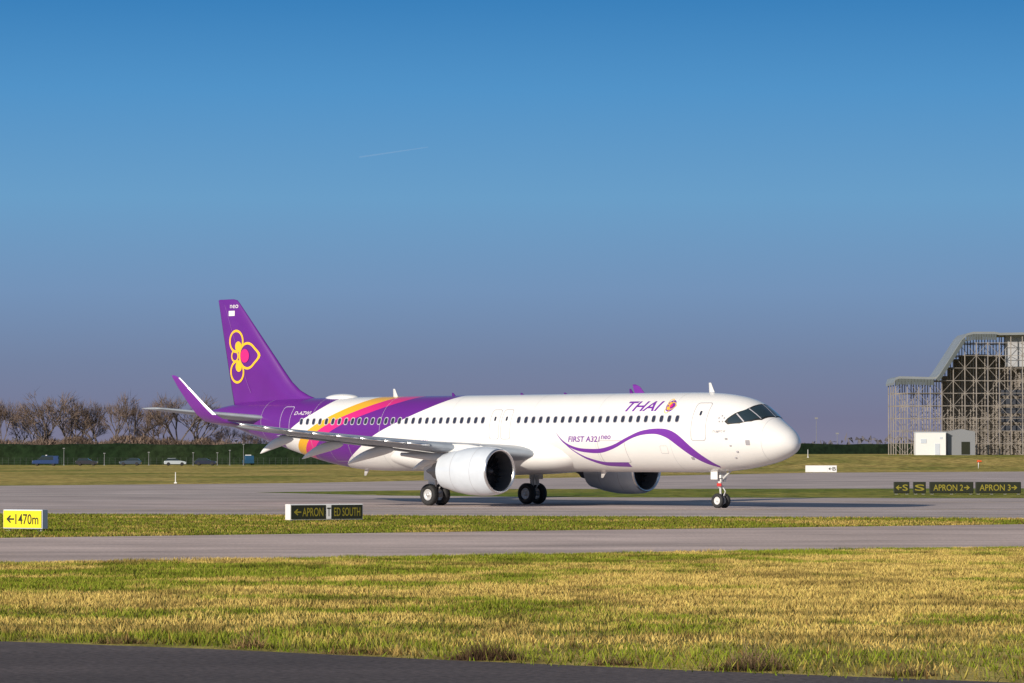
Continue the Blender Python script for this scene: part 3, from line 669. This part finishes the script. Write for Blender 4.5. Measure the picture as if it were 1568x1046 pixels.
def car(name,x,y,rz,col,kind='car'):
    e=empty(name,(x,y,float(gh(x,y))),rz); m=mat(name+'_paint',col,.3,.1,.6)
    mb=MB()
    if kind=='car':
        mb.extr([(-2.1,.3),(-2.15,.7),(-2.05,.93),(-1.0,.98),(1.0,.96),(1.9,.82),(2.15,.6),(2.1,.3)],-.86,.86,0)
        mb.extr([(-1.95,.95),(-1.5,1.38),(.15,1.42),(1.0,.96)],-.74,.74,1)
        mb.extr([(-1.5,1.38),(-1.35,1.45),(.05,1.47),(.2,1.42)],-.72,.72,0)
        mb.box((2.12,.6,.68),(.08,.35,.12),3); mb.box((2.12,-.6,.68),(.08,.35,.12),3)
    else:
        mb.extr([(-2.6,.4),(-2.62,1.1),(1.6,1.1),(2.4,1.0),(2.55,.7),(2.5,.4)],-.95,.95,0)
        mb.extr([(-2.6,1.1),(-2.5,1.8),(.7,1.85),(1.5,1.1)],-.9,.9,1)
        mb.extr([(-2.6,1.1),(-2.5,1.82),(-1.6,1.84),(-1.6,1.1)],-.92,.92,0); mb.extr([(-2.5,1.8),(-2.4,1.92),(.6,1.94),(.75,1.84)],-.88,.88,0)
        mb.box((-.2,0,2.02),(.3,1.2,.16),3)
    for xx in(-1.3,1.35):
        for yy in(-.82,.82): mb.rev([(-.1,.01),(-.1,.3),(-.06,.34),(.06,.34),(.1,.3),(.1,.01)],(xx*(1 if kind=='car' else 1.2),yy,.34),'y',16,2)
    mb.build('body',[m,m_glass,m_tyre,m_white],e,False,.03)
    return e
def gx(px,d): return (px-784)*d/5620
car('airport_van',gx(70,715),715,R(180),(.02,.05,.16),'van'); car('parked_car',gx(133,722),722,0,(.03,.03,.04)); car('parked_car',gx(200,722),722,R(180),(.05,.07,.1)); car('parked_car',gx(268,718),718,R(8),(.5,.55,.6)); car('airport_van',gx(380,735),735,R(100),(.02,.08,.16),'van')
car('parked_car',gx(315,724),724,0,(.02,.025,.05))
def post(name,x,y,h,r,m,top=None):
    mb=MB(); z=float(gh(x,y)); mb.beam((x,y,z),(x,y,z+h),r,0,8,r*.7)
    if top: mb.box((x,y,z+h),top)
    mb.box((x,y,z+.05),(r*5,r*5,.1)); mb.build(name,m)
m_gal=mat('galvanised_steel',(.30,.30,.31),.5,.5)
for px_,d,h in((98,735,3.4),(160,735,2.4),(228,735,2.6),(296,735,2.5),(333,735,2.5),(352,735,3),(373,733,4.2)): post('lamp_post',gx(px_,d),d,h,.06,m_gal,(.4,.3,.12))
post('marker_post',gx(269,330),330,1.0,.05,m_sw); post('marker_post',gx(1237,640),640,1.4,.06,m_sw)
post('floodlight_mast',gx(1250,2400),2400,22,.2,m_gal,(2,1,1)); post('floodlight_mast',gx(1282,2400),2400,12,.2,m_gal,(2,1,1))
mo=mat('orange_marker',(.8,.12,.03),.5); mb=MB(); X0=gx(1498,560); z=float(gh(X0,560)); mb.beam((X0,560,z),(X0,560,z+1.1),.05,1,8); mb.rev([(0,.2),(.45,.16),(.7,.1)],(X0-.2,560,z+1.1),'x',16,0); mb.build('windsock',[mo,m_sw],None,True)
mb=MB()
for i in range(70):
    X=-115+i*1.2; mb.beam((X,742,0),(X,742,1.5),.025,0,4)
for z in(.5,1.0,1.45): mb.beam((-115,742,z),(-32,742,z),.012,0,4)
mb.build('wire_fence',mat('fence_wire',(.06,.07,.07),.6))
# faint contrail, 30 km away
m=bpy.data.materials.new('contrail_vapour'); m.use_nodes=True; nt=m.node_tree; b=nt.nodes['Principled BSDF']; b.inputs['Base Color'].default_value=(.8,.82,.9,1); b.inputs['Alpha'].default_value=.035; b.inputs['Roughness'].default_value=1; b.inputs['Specular IOR Level'].default_value=0
mb=MB(); mb.beam((-1250,30000,2405),(-690,30000,2488),7,0,8,4); mb.build('contrail',m,None,True)

# ================================================================ RUN-UP ENCLOSURE (steel lattice with curved cladding)
e=empty('noise_barrier_structure',(0,0,0))
prof=[(72.8,15.9),(73.1,16.8),(73.8,17.1),(76.5,17.05),(79.6,16.95),(80.9,17.0),(81.6,17.7),(86.0,24.5),(86.8,25.3),(88,25.6),(92,25.6),(93,25.4),(99,25.5),(122,25.5)]
roof=lambda X: float(np.interp(X,[p[0] for p in prof],[p[1] for p in prof]))
mb=MB(); Z0=1.9
ys_=[700,704.5,709,713.5]
Xs=[73.2+i*2.2 for i in range(22)]
for yi,Y in enumerate(ys_):
    for i,X in enumerate(Xs):
        mb.beam((X,Y,Z0),(X,Y,roof(X)-.3),.12,0,4)
        if i<len(Xs)-1:
            X2=Xs[i+1]; z=Z0+2.4; k=0; top=min(roof(X),roof(X2))
            while z<top-.3:
                mb.beam((X,Y,z),(X2,Y,z),.06,0,4)
                if yi in(0,2):
                    a,b=((X,z-2.4),(X2,z)) if (i+k)%2 else ((X2,z-2.4),(X,z)); mb.beam((a[0],Y,a[1]),(b[0],Y,b[1]),.05,0,4)
                z+=2.4; k+=1
for X in Xs[::1]:
    z=Z0+2.4
    while z<roof(X)-.3:
        mb.beam((X,700,z),(X,713.5,z),.05,0,4); z+=2.4
mb.build('steel_lattice',mat('lattice_steel',(.28,.25,.225),.6,.1,0,.25,.5),e)
mb=MB(); vs=[]
for x,z in prof:
    for Y,dz in((699.3,0),(714.5,0),(714.5,-.45),(699.3,-.45)): vs.append((x,Y,z+dz))
fs=[(4*i+j,4*(i+1)+j,4*(i+1)+(j+1)%4,4*i+(j+1)%4) for i in range(len(prof)-1) for j in range(4)]
fs+=[(0,1,2,3),tuple(4*(len(prof)-1)+j for j in(3,2,1,0))]
mb.add(vs,fs)
mb.build('roof_cladding',mat('roof_sheet',(.26,.28,.29),.45,.2,0,.1,.3),e)
mb=MB(); 
for a,b in((86.6,92.4),(73.1,80.4)):
    n=12
    for i in range(n):
        x0=a+(b-a)*i/n; x1=a+(b-a)*(i+1)/n-.06; mb.box(((x0+x1)/2,699.1,roof((x0+x1)/2)-1.0),(x1-x0,.12,1.1))
for i in range(14):
    x0=81.0+5.4*i/14; x1=81.0+5.4*(i+1)/14; mb.beam((x0,699.1,roof(x0)-.75),(x1,699.1,roof(x1)-.75),.45,0,4)
mb.build('eave_panels',mat('eave_dark',(.09,.105,.11),.5),e)
mb=MB()
for i,X in enumerate(np.arange(84,122,1.1)):
    zt=roof(X)-4; mb.box((X,712.2,(Z0+zt)/2),(1.06,.1,zt-Z0))
mb.build('inner_cladding',mat('beige_cladding',(.20,.175,.15),.7,0,0,.3,.25),e)
mb=MB(); mb.extr([(94.5,19),(94.5,25.2),(122,25.2),(122,19)],702,703,0); mb.build('side_cladding',mat('grey_cladding',(.40,.41,.44),.6,0,0,.1,.3),e)
mb=MB()
for z in(7.2,8.9,10.6,12.3,14.0): mb.box((100,701.6,z),(13,.3,1.1))
mb.build('louvres',mat('louvre_dark',(.04,.045,.06),.5),e)
e2=empty('white_shed',(gx(1424,690),690,float(gh(gx(1424,690),690))))
mb=MB(); mb.box((0,0,2.1),(5.6,3,4.2)); mb.box((0,0,4.28),(5.8,3.2,.15),1); mb.build('walls',[m_sw,m_sg],e2,False,.02)
mb=MB(); mb.box((1.2,-1.53,1.1),(.9,.05,2.1)); mb.box((-1.4,-1.53,2.6),(1.1,.05,.8)); mb.box((1.9,-1.53,3.2),(.5,.05,.4)); mb.build('door_and_windows',m_sg,e2)
e3=empty('grey_shed',(gx(1470,692),692,float(gh(gx(1470,692),692))))
mb=MB(); mb.extr([(-2.6,0),(-2.6,4.4),(0,4.9),(2.6,4.4),(2.6,0)],-2,2,0); mb.box((.8,-2.03,1.3),(1.6,.05,2.4),1); mb.build('walls',[mat('shed_grey',(.22,.23,.25),.6),m_sb],e3)

# ================================================================ LIGHT, SKY, CAMERA
EL=R(19); tos=Vector((-.65*math.cos(EL),-.76*math.cos(EL),math.sin(EL))).normalized()
sun=bpy.data.lights.new('sun','SUN'); sun.energy=4.9; sun.angle=R(.5); sun.color=(1,.90,.76)
so=bpy.data.objects.new('sun',sun); link(so); so.rotation_euler=tos.to_track_quat('Z','Y').to_euler()
w=bpy.data.worlds.new('World'); scene.world=w; w.use_nodes=True; nt=w.node_tree; L=nt.links; bg=nt.nodes['Background']
SS=.09; bg.inputs[1].default_value=SS
sky=nt.nodes.new('ShaderNodeTexSky'); sky.sky_type='NISHITA'; sky.sun_disc=False; sky.sun_elevation=EL; sky.sun_rotation=math.atan2(tos.x,tos.y)
tc=nt.nodes.new('ShaderNodeTexCoord'); sp=nt.nodes.new('ShaderNodeSeparateXYZ'); L.new(tc.outputs['Generated'],sp.inputs[0])
mr=nt.nodes.new('ShaderNodeMapRange'); mr.inputs[1].default_value=0; mr.inputs[2].default_value=.14; L.new(sp.outputs[2],mr.inputs[0])
cr=nt.nodes.new('ShaderNodeValToRGB'); E=cr.color_ramp; 
stops=[(0,(126,124,148)),(.06,(120,122,149)),(.17,(116,131,162)),(.31,(116,147,185)),(.49,(106,158,200)),(.7,(82,147,200)),(.88,(58,128,187)),(1,(48,115,176))]
E.elements[0].position=0; E.elements[0].color=lin(*stops[0][1]); E.elements[1].position=1; E.elements[1].color=lin(*stops[-1][1])
for p,c_ in stops[1:-1]:
    q=E.elements.new(p); q.color=lin(*c_)
L.new(mr.outputs[0],cr.inputs[0])
sc=nt.nodes.new('ShaderNodeVectorMath'); sc.operation='SCALE'; sc.inputs['Scale'].default_value=1/SS; L.new(cr.outputs[0],sc.inputs[0])
m3=nt.nodes.new('ShaderNodeMapRange'); m3.inputs[1].default_value=.13; m3.inputs[2].default_value=.4; m3.inputs[3].default_value=1; m3.inputs[4].default_value=0; L.new(sp.outputs[2],m3.inputs[0])
mx=nt.nodes.new('ShaderNodeMix'); mx.data_type='RGBA'; L.new(m3.outputs[0],mx.inputs[0]); L.new(sky.outputs[0],mx.inputs[6]); L.new(sc.outputs[0],mx.inputs[7]); L.new(mx.outputs[2],bg.inputs[0])
cam=bpy.data.cameras.new('camera'); co=bpy.data.objects.new('camera',cam); link(co); scene.camera=co
cam.lens=129.0; cam.sensor_width=36; cam.clip_end=60000; cam.clip_start=1; co.location=(0,0,2.95); co.rotation_euler=(R(90)+math.atan(167/5620),0,0)
scene.view_settings.view_transform='Standard'; scene.view_settings.look='None'; scene.view_settings.exposure=0
